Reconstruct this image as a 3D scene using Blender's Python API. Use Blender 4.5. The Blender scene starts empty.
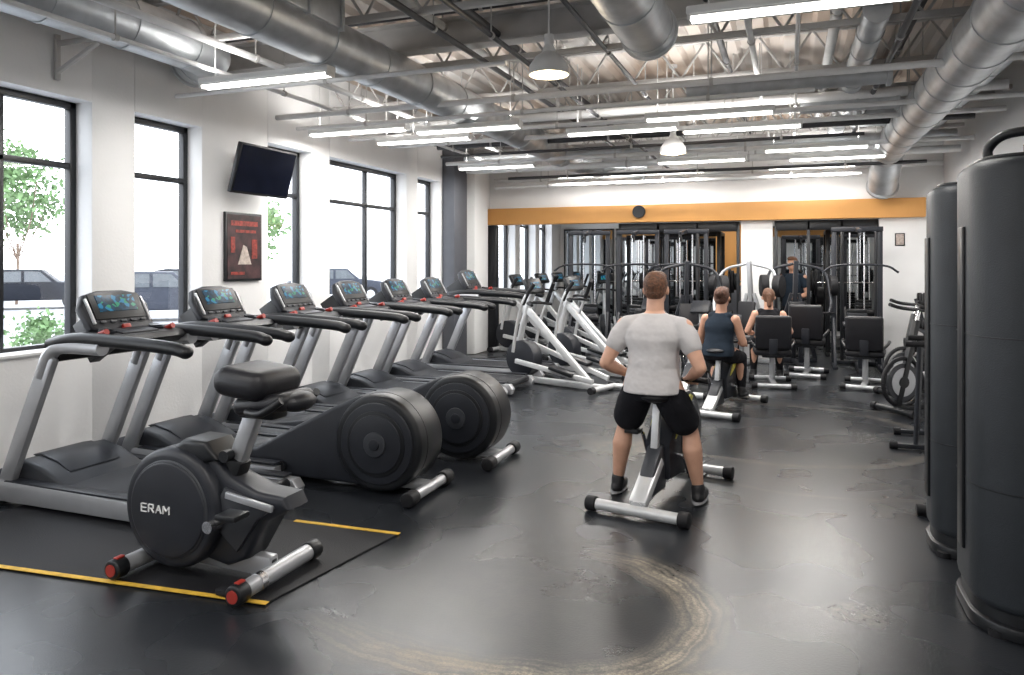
import bpy, bmesh, math, random
from mathutils import Vector, Matrix, Euler
random.seed(7)
scene=bpy.context.scene
COL=scene.collection
# ---------------------------------------------------------------- materials
def mat(name,col,rough=0.5,metal=0.0,var=0.12,vscale=8.0,bump=0.0,bscale=60.0,emit=None,estr=0.0,spec=0.5,coat=0.0,bdist=.01):
    m=bpy.data.materials.new(name); m.use_nodes=True
    nt=m.node_tree; b=nt.nodes['Principled BSDF']
    tc=nt.nodes.new('ShaderNodeTexCoord')
    n=nt.nodes.new('ShaderNodeTexNoise'); n.inputs['Scale'].default_value=vscale; n.inputs['Detail'].default_value=4
    nt.links.new(tc.outputs['Object'],n.inputs['Vector'])
    cr=nt.nodes.new('ShaderNodeValToRGB')
    cr.color_ramp.elements[0].position=0.3; cr.color_ramp.elements[1].position=0.7
    lo=[max(0,c*(1-var)) for c in col]; hi=[min(1,c*(1+var)) for c in col]
    cr.color_ramp.elements[0].color=(*lo,1); cr.color_ramp.elements[1].color=(*hi,1)
    nt.links.new(n.outputs['Fac'],cr.inputs['Fac']); nt.links.new(cr.outputs['Color'],b.inputs['Base Color'])
    b.inputs['Roughness'].default_value=rough; b.inputs['Metallic'].default_value=metal
    b.inputs['Specular IOR Level'].default_value=spec
    b.inputs['Coat Weight'].default_value=coat
    if bump>0:
        n2=nt.nodes.new('ShaderNodeTexNoise'); n2.inputs['Scale'].default_value=bscale; n2.inputs['Detail'].default_value=3
        nt.links.new(tc.outputs['Object'],n2.inputs['Vector'])
        bp=nt.nodes.new('ShaderNodeBump'); bp.inputs['Strength'].default_value=bump; bp.inputs['Distance'].default_value=bdist
        nt.links.new(n2.outputs['Fac'],bp.inputs['Height']); nt.links.new(bp.outputs['Normal'],b.inputs['Normal'])
    if emit:
        b.inputs['Emission Color'].default_value=(*emit,1); b.inputs['Emission Strength'].default_value=estr
    return m
M={}
M['wall']=mat('wall_paint',(.80,.80,.80),.7,bump=.15,bscale=40,var=.03,vscale=2)
M['wallgrey']=mat('dark_wall_paint',(.085,.09,.105),.6,var=.05)
M['frame']=mat('window_frame_black',(.010,.011,.014),.4)
M['orange']=mat('orange_paint',(.72,.36,.11),.55,var=.05,vscale=2)
M['steel']=mat('silver_paint',(.42,.43,.45),.33,.5,var=.05)
M['lsteel']=mat('light_silver_paint',(.58,.59,.60),.35,.35,var=.05)
M['chrome']=mat('chrome',(.75,.75,.77),.18,1.0,var=.04)
M['black']=mat('black_plastic',(.008,.009,.011),.40,var=.2,spec=.4)
M['dgrey']=mat('dark_grey_plastic',(.017,.019,.025),.42,var=.1,spec=.4)
M['mgrey']=mat('mid_grey_plastic',(.035,.038,.045),.45,var=.08,spec=.4)
M['tower']=mat('tower_shroud',(.020,.024,.029),.5,var=.1,bump=.2,bscale=180,spec=.4)
M['rubber']=mat('black_rubber',(.008,.008,.010),.6,bump=.3,bscale=120,spec=.35)
M['pad']=mat('black_vinyl',(.009,.009,.012),.42,bump=.15,bscale=150,spec=.4)
M['belt']=mat('running_belt',(.018,.019,.023),.55,bump=.3,bscale=200,spec=.4)
M['red']=mat('red_plastic',(.34,.03,.02),.4)
M['yel']=mat('yellow_tape',(.62,.38,.04),.6,var=.2,vscale=20)
M['lime']=mat('lime_accent',(.55,.5,.08),.45)
M['logo']=mat('logo_white',(.85,.85,.85),.5,var=.02)
M['duct']=mat('galvanised_duct',(.50,.52,.54),.42,.7,var=.18,vscale=5)
M['pipe']=mat('pipe_white_paint',(.70,.70,.70),.5,.0,var=.06)
M['dpipe']=mat('pipe_dark',(.06,.06,.065),.5,.2)
M['truss']=mat('truss_paint',(.46,.45,.44),.55,.0,var=.06)
M['tube']=mat('fluorescent_tube',(1,1,1),.5,emit=(1,.97,.92),estr=7)
M['bulb']=mat('lamp_bulb',(1,1,1),.5,emit=(1,.74,.36),estr=8)
M['fixture']=mat('fixture_metal',(.70,.70,.69),.4,.0,var=.03)
M['skin']=mat('skin',(.60,.34,.235),.5,var=.08,vscale=14)
M['skin2']=mat('skin_tan',(.50,.27,.18),.5,var=.08,vscale=14)
M['shirt']=mat('grey_tshirt',(.53,.51,.51),.9,var=.06,vscale=7,bump=.55,bscale=5,bdist=.05)
M['blk_cloth']=mat('black_cloth',(.010,.010,.013),.9,var=.2,bump=.5,bscale=14,bdist=.02,spec=.2)
M['navy']=mat('navy_cloth',(.014,.022,.034),.9,var=.2,bump=.4,bscale=20,spec=.2)
M['hair']=mat('brown_hair',(.11,.045,.020),.6,var=.5,vscale=60,bump=.8,bscale=90)
M['hairr']=mat('auburn_hair',(.09,.036,.02),.55,var=.5,vscale=60,bump=.8,bscale=90)
M['eye']=mat('eye_white',(.8,.8,.8),.3,var=.02)
M['lip']=mat('lips',(.45,.17,.14),.5)
M['shoe']=mat('shoe_black',(.010,.010,.012),.6)
M['sole']=mat('shoe_sole',(.22,.22,.23),.6)
M['leaf']=mat('leaves',(.13,.22,.09),.7,var=.5,vscale=3)
M['bark']=mat('bark',(.16,.11,.08),.8)
M['asph']=mat('asphalt',(.36,.36,.37),.9,var=.1,vscale=.5)
M['carp']=mat('car_paint_dark',(.012,.014,.02),.5,.0,spec=.12)
M['carp2']=mat('car_paint_grey',(.045,.05,.065),.5,.0,spec=.12)
M['carp3']=mat('car_paint_red',(.12,.015,.012),.5,.0,spec=.12)
M['glassd']=mat('dark_glass',(.10,.11,.12),.4,spec=.3)
M['mirror']=mat('mirror_glass',(.50,.53,.55),.03,1.0,var=.02)
M['tvs']=mat('tv_screen',(.006,.008,.018),.15,var=.3)
M['posterbg']=mat('poster_print',(.035,.012,.014),.5,var=.9,vscale=9)
M['posterr']=mat('poster_red',(.24,.03,.02),.5,var=.6,vscale=30)
M['posterw']=mat('poster_pale',(.45,.38,.34),.5,var=.3,vscale=30)
def screenmat():
    m=bpy.data.materials.new('console_display'); m.use_nodes=True; nt=m.node_tree; b=nt.nodes['Principled BSDF']
    tc=nt.nodes.new('ShaderNodeTexCoord'); v=nt.nodes.new('ShaderNodeTexVoronoi'); v.inputs['Scale'].default_value=38
    nt.links.new(tc.outputs['Object'],v.inputs['Vector'])
    cr=nt.nodes.new('ShaderNodeValToRGB'); e=cr.color_ramp.elements
    e[0].position=0; e[0].color=(.004,.03,.05,1); e[1].position=.8; e[1].color=(.03,.30,.16,1)
    x=e.new(.4); x.color=(.004,.05,.10,1); x=e.new(.62); x.color=(.02,.22,.40,1)
    cr.color_ramp.interpolation='CONSTANT'
    nt.links.new(v.outputs['Color'],cr.inputs['Fac'])
    nt.links.new(cr.outputs['Color'],b.inputs['Emission Color']); b.inputs['Emission Strength'].default_value=.8
    b.inputs['Base Color'].default_value=(.006,.007,.010,1); b.inputs['Roughness'].default_value=.4; b.inputs['Specular IOR Level'].default_value=.3
    return m
M['screen']=screenmat()
def glassmat():
    m=bpy.data.materials.new('window_glass'); m.use_nodes=True; nt=m.node_tree
    for n in list(nt.nodes): nt.nodes.remove(n)
    o=nt.nodes.new('ShaderNodeOutputMaterial'); t=nt.nodes.new('ShaderNodeBsdfTransparent'); g=nt.nodes.new('ShaderNodeBsdfGlossy')
    g.inputs['Roughness'].default_value=.02; mx=nt.nodes.new('ShaderNodeMixShader'); mx.inputs[0].default_value=.04
    nt.links.new(t.outputs[0],mx.inputs[1]); nt.links.new(g.outputs[0],mx.inputs[2]); nt.links.new(mx.outputs[0],o.inputs[0])
    return m
M['glass']=glassmat()
def floormat():
    m=bpy.data.materials.new('rubber_floor'); m.use_nodes=True; nt=m.node_tree; N=nt.nodes; L=nt.links; b=N['Principled BSDF']
    tc=N.new('ShaderNodeTexCoord'); P=tc.outputs['Object']
    def noise(s,d=5,r=.6,dist=0):
        n=N.new('ShaderNodeTexNoise'); n.inputs['Scale'].default_value=s; n.inputs['Detail'].default_value=d
        n.inputs['Roughness'].default_value=r; n.inputs['Distortion'].default_value=dist; L.new(P,n.inputs['Vector']); return n.outputs['Fac']
    def mth(op,a,bv=None):
        n=N.new('ShaderNodeMath'); n.operation=op
        for i,x in enumerate((a,bv)):
            if x is None: continue
            if isinstance(x,(int,float)): n.inputs[i].default_value=x
            else: L.new(x,n.inputs[i])
        return n.outputs[0]
    def mr(x,a,c,d=0,e=1):
        n=N.new('ShaderNodeMapRange'); n.interpolation_type='SMOOTHSTEP'; L.new(x,n.inputs[0])
        n.inputs[1].default_value=a; n.inputs[2].default_value=c; n.inputs[3].default_value=d; n.inputs[4].default_value=e; return n.outputs[0]
    sep=N.new('ShaderNodeSeparateXYZ'); L.new(P,sep.inputs[0])
    def ring(cx,cy,r,w,nz,namp,streak=False):
        v=N.new('ShaderNodeVectorMath'); v.operation='DISTANCE'; L.new(P,v.inputs[0]); v.inputs[1].default_value=(cx,cy,0)
        d=mth('ADD',v.outputs['Value'],mth('MULTIPLY',mth('SUBTRACT',nz,.5),namp))
        a=mth('ABSOLUTE',mth('SUBTRACT',d,r)); o=mr(a,0,w,1,0)
        if streak:
            n=N.new('ShaderNodeTexNoise'); n.noise_dimensions='1D'; n.inputs['Scale'].default_value=1; n.inputs['Detail'].default_value=3
            L.new(mth('MULTIPLY',d,38),n.inputs['W']); o=mth('MULTIPLY',o,mr(n.outputs['Fac'],.34,.62,.30,1))
        return o
    n0=noise(1.2,2,.5); n1=noise(2.2,6,.65); n2=noise(6,9,.8,.3); n4=noise(80,3,.8)
    grit=mr(n2,.42,.62); gr2=mr(n4,.38,.6,.4,1)
    r1=mth('MULTIPLY',ring(-1.02,3.32,.64,.17,n1,.16,True),mr(sep.outputs[0],-1.2,-.6,0.0,1))
    r1b=mth('MULTIPLY',ring(-1.30,4.50,1.85,.17,n1,.16,True),mth('MULTIPLY',mr(sep.outputs[1],3.05,2.8,0,1),mr(sep.outputs[0],-2.2,-1.2,0,1)))
    r1=mth('MAXIMUM',r1,r1b)
    r1=mth('MULTIPLY',mth('MULTIPLY',r1,mth('MULTIPLY',mr(n2,.34,.60,.30,1),gr2)),.95)
    # soft worn dust inside the turning mark
    dust=mth('MULTIPLY',mth('MULTIPLY',ring(-1.15,3.35,.0,1.1,n0,.5),mr(n2,.35,.65,.3,1)),.05)
    r2=mth('MULTIPLY',mth('MULTIPLY',ring(-.1,7.5,1.3,.08,n0,.2),mr(n2,.35,.6)),.15)
    r2b=mth('MULTIPLY',mth('MULTIPLY',ring(.1,7.2,1.75,.05,n0,.2),mr(n2,.35,.6)),.10)
    st2=mth('MULTIPLY',mth('MULTIPLY',ring(-1.3,6.3,.12,.38,n1,.3),grit),.28)
    st3=mth('MULTIPLY',mth('MULTIPLY',ring(.27,3.7,.05,.12,n1,.2),mr(n2,.4,.6)),.22)
    tot=r1
    for q in (dust,r2,r2b,st2,st3): tot=mth('MAXIMUM',tot,q)
    base=N.new('ShaderNodeValToRGB'); base.color_ramp.elements[0].position=.25; base.color_ramp.elements[1].position=.8
    base.color_ramp.elements[0].color=(.013,.015,.018,1); base.color_ramp.elements[1].color=(.019,.021,.025,1)
    L.new(n0,base.inputs[0])
    mx=N.new('ShaderNodeMix'); mx.data_type='RGBA'; L.new(tot,mx.inputs[0]); L.new(base.outputs[0],mx.inputs[6])
    mx.inputs[7].default_value=(.44,.375,.28,1)
    L.new(mx.outputs[2],b.inputs['Base Color'])
    L.new(mth('ADD',mr(n0,.2,.8,.25,.30),mth('MULTIPLY',tot,.3)),b.inputs['Roughness'])
    bp=N.new('ShaderNodeBump'); bp.inputs['Strength'].default_value=.10; bp.inputs['Distance'].default_value=.008
    L.new(noise(90,3,.6),bp.inputs['Height']); L.new(bp.outputs[0],b.inputs['Normal'])
    b.inputs['Specular IOR Level'].default_value=.45
    return m
M['floor']=floormat()
def ceilmat():
    m=mat('ceiling_deck',(.6,.6,.6),.7,var=.1,vscale=.6)
    nt=m.node_tree; cr=[n for n in nt.nodes if n.type=='VALTORGB'][0]
    cr.color_ramp.elements[0].color=(.54,.53,.52,1); cr.color_ramp.elements[1].color=(.66,.53,.43,1)
    return m
M['ceil']=ceilmat()
# ---------------------------------------------------------------- mesh builder
def V(*a): return Vector(a)
def catmull(pts,n=6):
    pts=[Vector(p) for p in pts]
    if len(pts)<3: return pts
    out=[]; P=[pts[0]*2-pts[1]]+pts+[pts[-1]*2-pts[-2]]
    for i in range(1,len(P)-2):
        p0,p1,p2,p3=P[i-1:i+3]
        for k in range(n):
            t=k/n
            out.append(0.5*((2*p1)+(-p0+p2)*t+(2*p0-5*p1+4*p2-p3)*t*t+(-p0+3*p1-3*p2+p3)*t**3))
    out.append(pts[-1]); return out
class MB:
    def __init__(s): s.bm=bmesh.new(); s.mats=[]
    def mi(s,k):
        m=M[k]
        if m not in s.mats: s.mats.append(m)
        return s.mats.index(m)
    def add(s,t,k,X=None):
        if X is not None: t.transform(X)
        i=s.mi(k)
        for f in t.faces: f.material_index=i
        bmesh.ops.recalc_face_normals(t,faces=t.faces)
        me=bpy.data.meshes.new('tmp'); t.to_mesh(me); t.free(); s.bm.from_mesh(me); bpy.data.meshes.remove(me)
    def box(s,c,sz,k,rot=(0,0,0),bev=.006,seg=2):
        t=bmesh.new(); bmesh.ops.create_cube(t,size=1)
        for v in t.verts: v.co=Vector((v.co.x*sz[0],v.co.y*sz[1],v.co.z*sz[2]))
        bev=min(bev,min(sz)*.45)
        if bev>0: bmesh.ops.bevel(t,geom=t.edges[:],offset=bev,segments=seg,profile=.5,affect='EDGES')
        s.add(t,k,Matrix.Translation(c)@Euler(rot).to_matrix().to_4x4())
    def beam(s,p,q,w,h,k,bev=.006,up=(0,1,0)):
        p=Vector(p);q=Vector(q);d=q-p;L=d.length;z=d.normalized();x=Vector(up).cross(z)
        if x.length<1e-4: x=Vector((1,0,0)).cross(z)
        x.normalize(); y=z.cross(x)
        R=Matrix((x,y,z)).transposed().to_4x4()
        t=bmesh.new(); bmesh.ops.create_cube(t,size=1)
        for v in t.verts: v.co=Vector((v.co.x*w,v.co.y*h,v.co.z*L))
        bev=min(bev,min(w,h)*.45)
        if bev>0: bmesh.ops.bevel(t,geom=t.edges[:],offset=bev,segments=2,profile=.5,affect='EDGES')
        s.add(t,k,Matrix.Translation((p+q)/2)@R)
    def cyl(s,p,q,r,k,r2=None,seg=20,bev=0):
        p=Vector(p);q=Vector(q);d=q-p
        t=bmesh.new(); bmesh.ops.create_cone(t,cap_ends=True,segments=seg,radius1=r,radius2=r if r2 is None else r2,depth=d.length)
        if bev>0:
            es=[e for e in t.edges if any(len(f.verts)>4 for f in e.link_faces)]
            bmesh.ops.bevel(t,geom=es,offset=bev,segments=3,profile=.5,affect='EDGES')
        s.add(t,k,Matrix.Translation((p+q)/2)@d.to_track_quat('Z','Y').to_matrix().to_4x4())
    def ell(s,c,r,k,rot=(0,0,0),u=16,v=10):
        t=bmesh.new(); bmesh.ops.create_uvsphere(t,u_segments=u,v_segments=v,radius=1)
        if isinstance(r,(int,float)): r=(r,r,r)
        s.add(t,k,Matrix.Translation(c)@Euler(rot).to_matrix().to_4x4()@Matrix.Diagonal((*r,1)))
    def sweep(s,pts,r,k,n=6,seg=10,ry=None,smooth=True):
        P=catmull(pts,n) if smooth else [Vector(p) for p in pts]
        ry=r if ry is None else ry
        t=bmesh.new(); rings=[]; up=None
        for i,p in enumerate(P):
            d=(P[min(i+1,len(P)-1)]-P[max(i-1,0)]).normalized()
            if up is None:
                up=Vector((0,0,1)) if abs(d.z)<.9 else Vector((0,1,0))
            up=(up-d*up.dot(d)).normalized(); sd=d.cross(up)
            rings.append([t.verts.new(p+sd*math.cos(a)*r+up*math.sin(a)*ry) for a in [2*math.pi*j/seg for j in range(seg)]])
        for a,b in zip(rings,rings[1:]):
            for j in range(seg): t.faces.new((a[j],a[(j+1)%seg],b[(j+1)%seg],b[j]))
        t.faces.new(rings[0]); t.faces.new(rings[-1][::-1]); s.add(t,k)
    def prism(s,pts,y0,y1,k,bev=.01,axis='y',seg=2):
        t=bmesh.new()
        if axis=='y': vs=[t.verts.new((a,y0,b)) for a,b in pts]; off=Vector((0,y1-y0,0))
        elif axis=='x': vs=[t.verts.new((y0,a,b)) for a,b in pts]; off=Vector((y1-y0,0,0))
        else: vs=[t.verts.new((a,b,y0)) for a,b in pts]; off=Vector((0,0,y1-y0))
        f=t.faces.new(vs); r=bmesh.ops.extrude_face_region(t,geom=[f])
        for v in r['geom']:
            if isinstance(v,bmesh.types.BMVert): v.co+=off
        bmesh.ops.recalc_face_normals(t,faces=t.faces)
        if bev>0:
            es=[e for e in t.edges if any(len(f.verts)>4 for f in e.link_faces)] if len(pts)>4 else t.edges[:]
            bmesh.ops.bevel(t,geom=es,offset=bev,segments=seg,profile=.5,affect='EDGES',clamp_overlap=True)
        s.add(t,k)
    def mesh(s,name,ang=38):
        me=bpy.data.meshes.new(name); s.bm.to_mesh(me); s.bm.free()
        for m in s.mats: me.materials.append(m)
        for p in me.polygons: p.use_smooth=True
        me.set_sharp_from_angle(angle=math.radians(ang))
        return me
    def obj(s,name,loc=(0,0,0),rz=0,scale=1,parent=None):
        return inst(s.mesh(name),name,loc,rz,scale,parent)
def inst(me,name,loc=(0,0,0),rz=0,scale=1,parent=None):
    o=bpy.data.objects.new(name,me); o.location=loc; o.rotation_euler=(0,0,rz)
    o.scale=(scale,)*3 if isinstance(scale,(int,float)) else scale
    COL.objects.link(o)
    if parent: o.parent=parent
    return o
# ---------------------------------------------------------------- room shell
XL,XR,Y0,Y1,YB,H=-5.3,2.2,-3.0,17.5,12.9,3.9
b=MB(); b.box(((XL+XR)/2,(Y0+Y1)/2,-.05),(XR-XL+.6,Y1-Y0+.4,.1),'floor',bev=0); b.obj('floor')
t=MB(); bm=bmesh.new(); prof=[]; x=XL-.3; k=0
while x<XR+.3:
    prof+= [(x,H+.06),(x+.10,H+.06),(x+.14,H),(x+.26,H)]; x+=.3
top=[bm.verts.new((a,Y0-.2,z)) for a,z in prof]; bot=[bm.verts.new((a,Y1+.2,z)) for a,z in prof]
for i in range(len(prof)-1): bm.faces.new((top[i],top[i+1],bot[i+1],bot[i]))
t.add(bm,'ceil'); t.box(((XL+XR)/2,(Y0+Y1)/2,H+.2),(XR-XL+.8,Y1-Y0+.6,.2),'ceil',bev=0); t.obj('ceiling')
ops=[(-2.2,-.6),(.2,2.2),(2.95,4.42),(4.84,5.62),(6.58,7.37),(7.73,9.68),(10.03,10.80),(13.3,14.3),(14.6,15.6),(15.9,16.8)]
ZS,ZT=.90,2.90
b=MB(); y=Y0-.2
for a,c in ops+[(Y1+.2,None)]:
    b.box((XL-.15,(y+a)/2,H/2),(.3,a-y,H),'wall',bev=.008)
    if c is None: break
    b.box((XL-.15,(a+c)/2,ZS/2),(.3,c-a,ZS),'wall',bev=0)
    b.box((XL-.15,(a+c)/2,(ZT+H)/2),(.3,c-a,H-ZT),'wall',bev=0)
    y=c
b.obj('wall_left')
for i,(a,c) in enumerate(ops):
    b=MB(); X=XL-.21; w=.055
    b.box((X,(a+c)/2,ZS+w/2),(.07,c-a,w),'frame'); b.box((X,(a+c)/2,ZT-w/2),(.07,c-a,w),'frame')
    b.box((X,a+w/2,(ZS+ZT)/2),(.07,w,ZT-ZS),'frame'); b.box((X,c-w/2,(ZS+ZT)/2),(.07,w,ZT-ZS),'frame')
    b.box((X,(a+c)/2,2.38),(.06,c-a,.05),'frame')
    if c-a>1.2: b.box((X,a+(c-a)*.58,(ZS+ZT)/2),(.06,.05,ZT-ZS),'frame')
    b.box((X,(a+c)/2,(ZS+ZT)/2),(.008,c-a-.02,ZT-ZS-.02),'glass',bev=0)
    b.box((XL-.08,(a+c)/2,ZS+.012),(.2,c-a-.01,.024),'wall',bev=.004)
    b.obj('window_%d'%(i+1))
b=MB(); b.box((XR+.15,(Y0+Y1)/2,H/2),(.3,Y1-Y0+.4,H),'wall',bev=0); b.obj('wall_right')
b=MB(); b.box(((XL+XR)/2,Y0-.1,H/2),(XR-XL,.2,H),'wall',bev=0); b.obj('wall_front')
b=MB(); b.box(((XL+XR)/2,Y1+.1,H/2),(XR-XL,.2,H),'wall',bev=0); b.obj('wall_back')
b=MB(); b.box(((XL+XR)/2,YB+.12,(2.59+H)/2),(XR-XL,.2,H-2.59),'wall',bev=0)
b.box(((1.31+XR)/2,YB+.12,1.3),(XR-1.31,.2,2.58),'wall',bev=0); b.box((-.52,YB+.14,1.15),(.5,.2,2.3),'wall',bev=.01)
b.obj('wall_partition')
b=MB(); b.box(((XL+1.94)/2,YB,2.44),(1.94-XL,.24,.30),'orange',bev=.01); b.obj('trim_orange_beam')
b=MB(); b.box((XL+.10,YB-.05,1.14),(.16,.16,2.28),'frame'); b.obj('trim_post')
b=MB(); b.box((XL+.12,11.1,1.93),(.22,.5,3.85),'wallgrey',bev=.01); b.obj('trim_dark_pilaster')
b=MB(); b.box((XL+.10,12.05,1.93),(.19,.6,3.85),'wall',bev=.01); b.obj('trim_white_pilaster')
for (a,c) in [(-5.2,-3.95),(-3.9,-2.5),(-2.45,-.9),(-.4,.9),(.95,2.1)]:
    b=MB(); b.box(((a+c)/2,Y1-.03,1.25),(c-a,.04,2.3),'frame'); b.box(((a+c)/2,Y1-.055,1.25),(c-a-.08,.01,2.22),'mirror',bev=0); b.obj('wall_mirror')
for (a,c) in [(-2.83,-.82),(-.22,1.28)]:
    b=MB(); n=3
    for j in range(n+1): b.box((a+(c-a)*j/n,YB+.12,1.14),(.05,.08,2.28),'frame')
    b.box(((a+c)/2,YB+.12,2.2),(c-a,.08,.16),'frame'); b.obj('door_frame_partition')
b=MB(); b.box((-1.1,Y1-1.0,1.75),(.8,.1,1.3),'orange'); b.box((-1.1,Y1-1.0,.55),(.8,.1,1.1),'wallgrey'); b.obj('wall_orange_panel')
b=MB(); b.box(((XL+XR)/2,(YB+Y1)/2+.1,3.0),(XR-XL,Y1-YB-.3,.06),'ceil',bev=0); b.obj('ceiling_rear')
b=MB(); b.box((XL+.012,(Y0+10.8)/2,.06),(.024,10.8-Y0,.12),'wallgrey',bev=.004); b.obj('baseboard_left')
b=MB(); b.cyl((-2.45,YB-.12,2.47),(-2.45,YB-.16,2.47),.11,'frame',seg=28); b.cyl((-2.45,YB-.155,2.47),(-2.45,YB-.17,2.47),.095,'mgrey',seg=28); b.obj('wall_clock')
b=MB(); b.box((1.6,YB+.015,1.95),(.14,.01,.2),'frame'); b.box((1.6,YB+.008,1.95),(.11,.01,.17),'posterw'); b.obj('notice_sign')
# ---------------------------------------------------------------- ceiling structures
for Yt in (3.3,4.9,6.3,7.7,9.2,10.6,11.5,12.6):
    b=MB(); zb,zt=3.46,3.84
    b.beam((XL,Yt,zb),(XR,Yt,zb),.05,.05,'truss',up=(0,0,1)); b.beam((XL,Yt,zt),(XR,Yt,zt),.07,.05,'truss',up=(0,0,1))
    n=15
    for j in range(n):
        xa=XL+(XR-XL)*j/n; xb=XL+(XR-XL)*(j+1)/n; xm=(xa+xb)/2
        b.cyl((xa,Yt,zt),(xm,Yt,zb),.012,'truss',seg=6); b.cyl((xm,Yt,zb),(xb,Yt,zt),.012,'truss',seg=6)
    b.obj('ceiling_truss')
def duct(pts,r,name='air_duct'):
    b=MB(); b.sweep(pts,r,'duct',n=8,seg=28)
    P=catmull(pts,16); acc=0
    for i in range(1,len(P)):
        acc+=(P[i]-P[i-1]).length
        if acc>.55:
            acc=0; d=(P[i]-P[i-1]).normalized(); b.cyl(P[i]-d*.012,P[i]+d*.012,r+.008,'duct',seg=28)
    p=Vector(pts[-1]); d=(p-Vector(pts[-2])).normalized(); b.cyl(p-d*.03,p+d*.005,r+.02,'duct',seg=28)
    b.cyl(p+d*.004,p+d*.008,r*.93,'black',seg=28)
    return b.obj(name)
duct([(1.32,-2.5,3.22),(1.32,3,3.22),(1.32,8,3.22),(1.32,11.6,3.22),(1.32,12.2,3.0),(1.32,12.6,2.75)],.21)
duct([(-3.36,1,3.3),(-3.36,5,3.3),(-3.36,9,3.3),(-3.36,11.2,3.28),(-3.0,12.1,3.2),(-2.3,12.4,3.15)],.19)
duct([(-4.75,.5,3.42),(-4.75,3,3.42),(-4.75,4.9,3.42),(-4.95,5.25,3.42),(-5.12,5.33,3.42)],.2)
duct([(-1.0,1.0,3.34),(-1.0,3,3.34),(-1.0,5.6,3.34)],.2)
duct([(1.75,5,3.45),(1.75,9,3.45),(1.75,12.5,3.45)],.12)
duct([(.1,8.6,3.3),(.6,8.6,3.3),(1.05,8.6,3.3)],.1)
duct([(-.9,7.05,3.2),(.1,7.05,3.2),(.8,7.05,3.2)],.075)
duct([(.6,6.0,3.45),(.6,9.0,3.45),(.6,12.4,3.45)],.10)
b=MB(); b.box((-3.5,4.35,3.52),(.7,.9,.34),'duct',bev=.01)
for yy in (3.95,4.35,4.75): b.box((-3.5,yy,3.52),(.74,.03,.38),'duct',bev=.004)
b.obj('rectangular_duct')
b=MB(); b.box((1.0,10.0,3.5),(.5,.9,.3),'duct',bev=.01); b.box((1.0,9.56,3.5),(.54,.03,.34),'duct'); b.box((1.0,10.44,3.5),(.54,.03,.34),'duct'); b.obj('rectangular_duct')
def pipe(p,q,r,k='pipe'):
    b=MB(); b.cyl(p,q,r,k,seg=10)
    p=Vector(p);q=Vector(q); n=max(1,int((q-p).length/1.6))
    for j in range(n):
        c=p.lerp(q,(j+.5)/n); b.cyl(c,(c.x,c.y,H),.006,'truss',seg=5); b.cyl(c-(q-p).normalized()*.015,c+(q-p).normalized()*.015,r+.008,'truss',seg=10)
    b.obj('ceiling_pipe')
for (xx,zz,rr,kk,ya,yb) in [(-4.3,3.35,.03,'pipe',1,12.7),(-2.6,3.42,.025,'dpipe',1,12.7),(-2.1,3.30,.02,'dpipe',1,12.6),(-2.35,3.55,.035,'dpipe',2,9),
      (-1.5,3.45,.02,'dpipe',2,12.6),(-.3,3.42,.025,'pipe',2,12.6),(.35,3.6,.045,'pipe',2,12.6),(.8,3.35,.025,'dpipe',2,12.6),(-3.9,3.6,.04,'pipe',2,12),(1.0,3.7,.03,'dpipe',2,12.5),(-1.9,3.16,.018,'dpipe',8.0,12.7),
      (-.6,3.62,.03,'dpipe',3,12.5),(-2.85,3.66,.04,'pipe',3,12.5),(0.05,3.25,.015,'pipe',4,12.5),(-4.5,3.2,.02,'pipe',3,12.4)]:
    pipe((xx,ya,zz),(xx,yb,zz),rr,kk)
for (yy,zz,rr,kk,xa,xb) in [(5.2,3.1,.02,'pipe',-5.2,-2.0),(6.6,3.16,.03,'pipe',-5.2,2.1),(6.95,3.10,.022,'pipe',-5.2,.2),(8.0,3.14,.025,'pipe',-5.2,2.1),(9.0,3.2,.03,'pipe',-5.2,2.1),
      (9.4,3.08,.02,'dpipe',-4.6,.8),(10.4,3.12,.03,'pipe',-5,2.1),(11.2,3.1,.05,'pipe',-5,2.1),(11.8,3.02,.025,'dpipe',-4.5,1.8),(12.4,3.06,.04,'pipe',-5.0,2.1),(12.0,3.3,.06,'pipe',-3,2),(4.1,3.7,.03,'pipe',-5,2),(5.6,3.7,.03,'dpipe',-5,2),
      (10.9,3.25,.07,'duct',-4.9,2.0),(12.2,2.92,.03,'pipe',-4.9,1.0),(9.9,3.3,.04,'dpipe',-4.9,2.0),(8.5,3.35,.05,'pipe',-4.9,2.0)]:
    pipe((xa,yy,zz),(xb,yy,zz),rr,kk)
for yy in (5.9,9.9):
    b=MB(); b.box(((XL+XR)/2,yy,3.72),(XR-XL,.16,.02),'truss'); b.box(((XL+XR)/2,yy,3.6),(XR-XL,.02,.24),'truss'); b.box(((XL+XR)/2,yy,3.48),(XR-XL,.16,.02),'truss'); b.obj('ceiling_beam')
b=MB(); b.beam((XL,4.1,3.05),(XL+.45,4.1,3.25),.03,.03,'truss'); b.beam((XL,4.1,3.28),(XL+.5,4.1,3.28),.04,.03,'truss'); b.beam((XL+.02,4.1,3.0),(XL+.02,4.1,3.35),.03,.04,'truss'); b.obj('wall_bracket')
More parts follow.
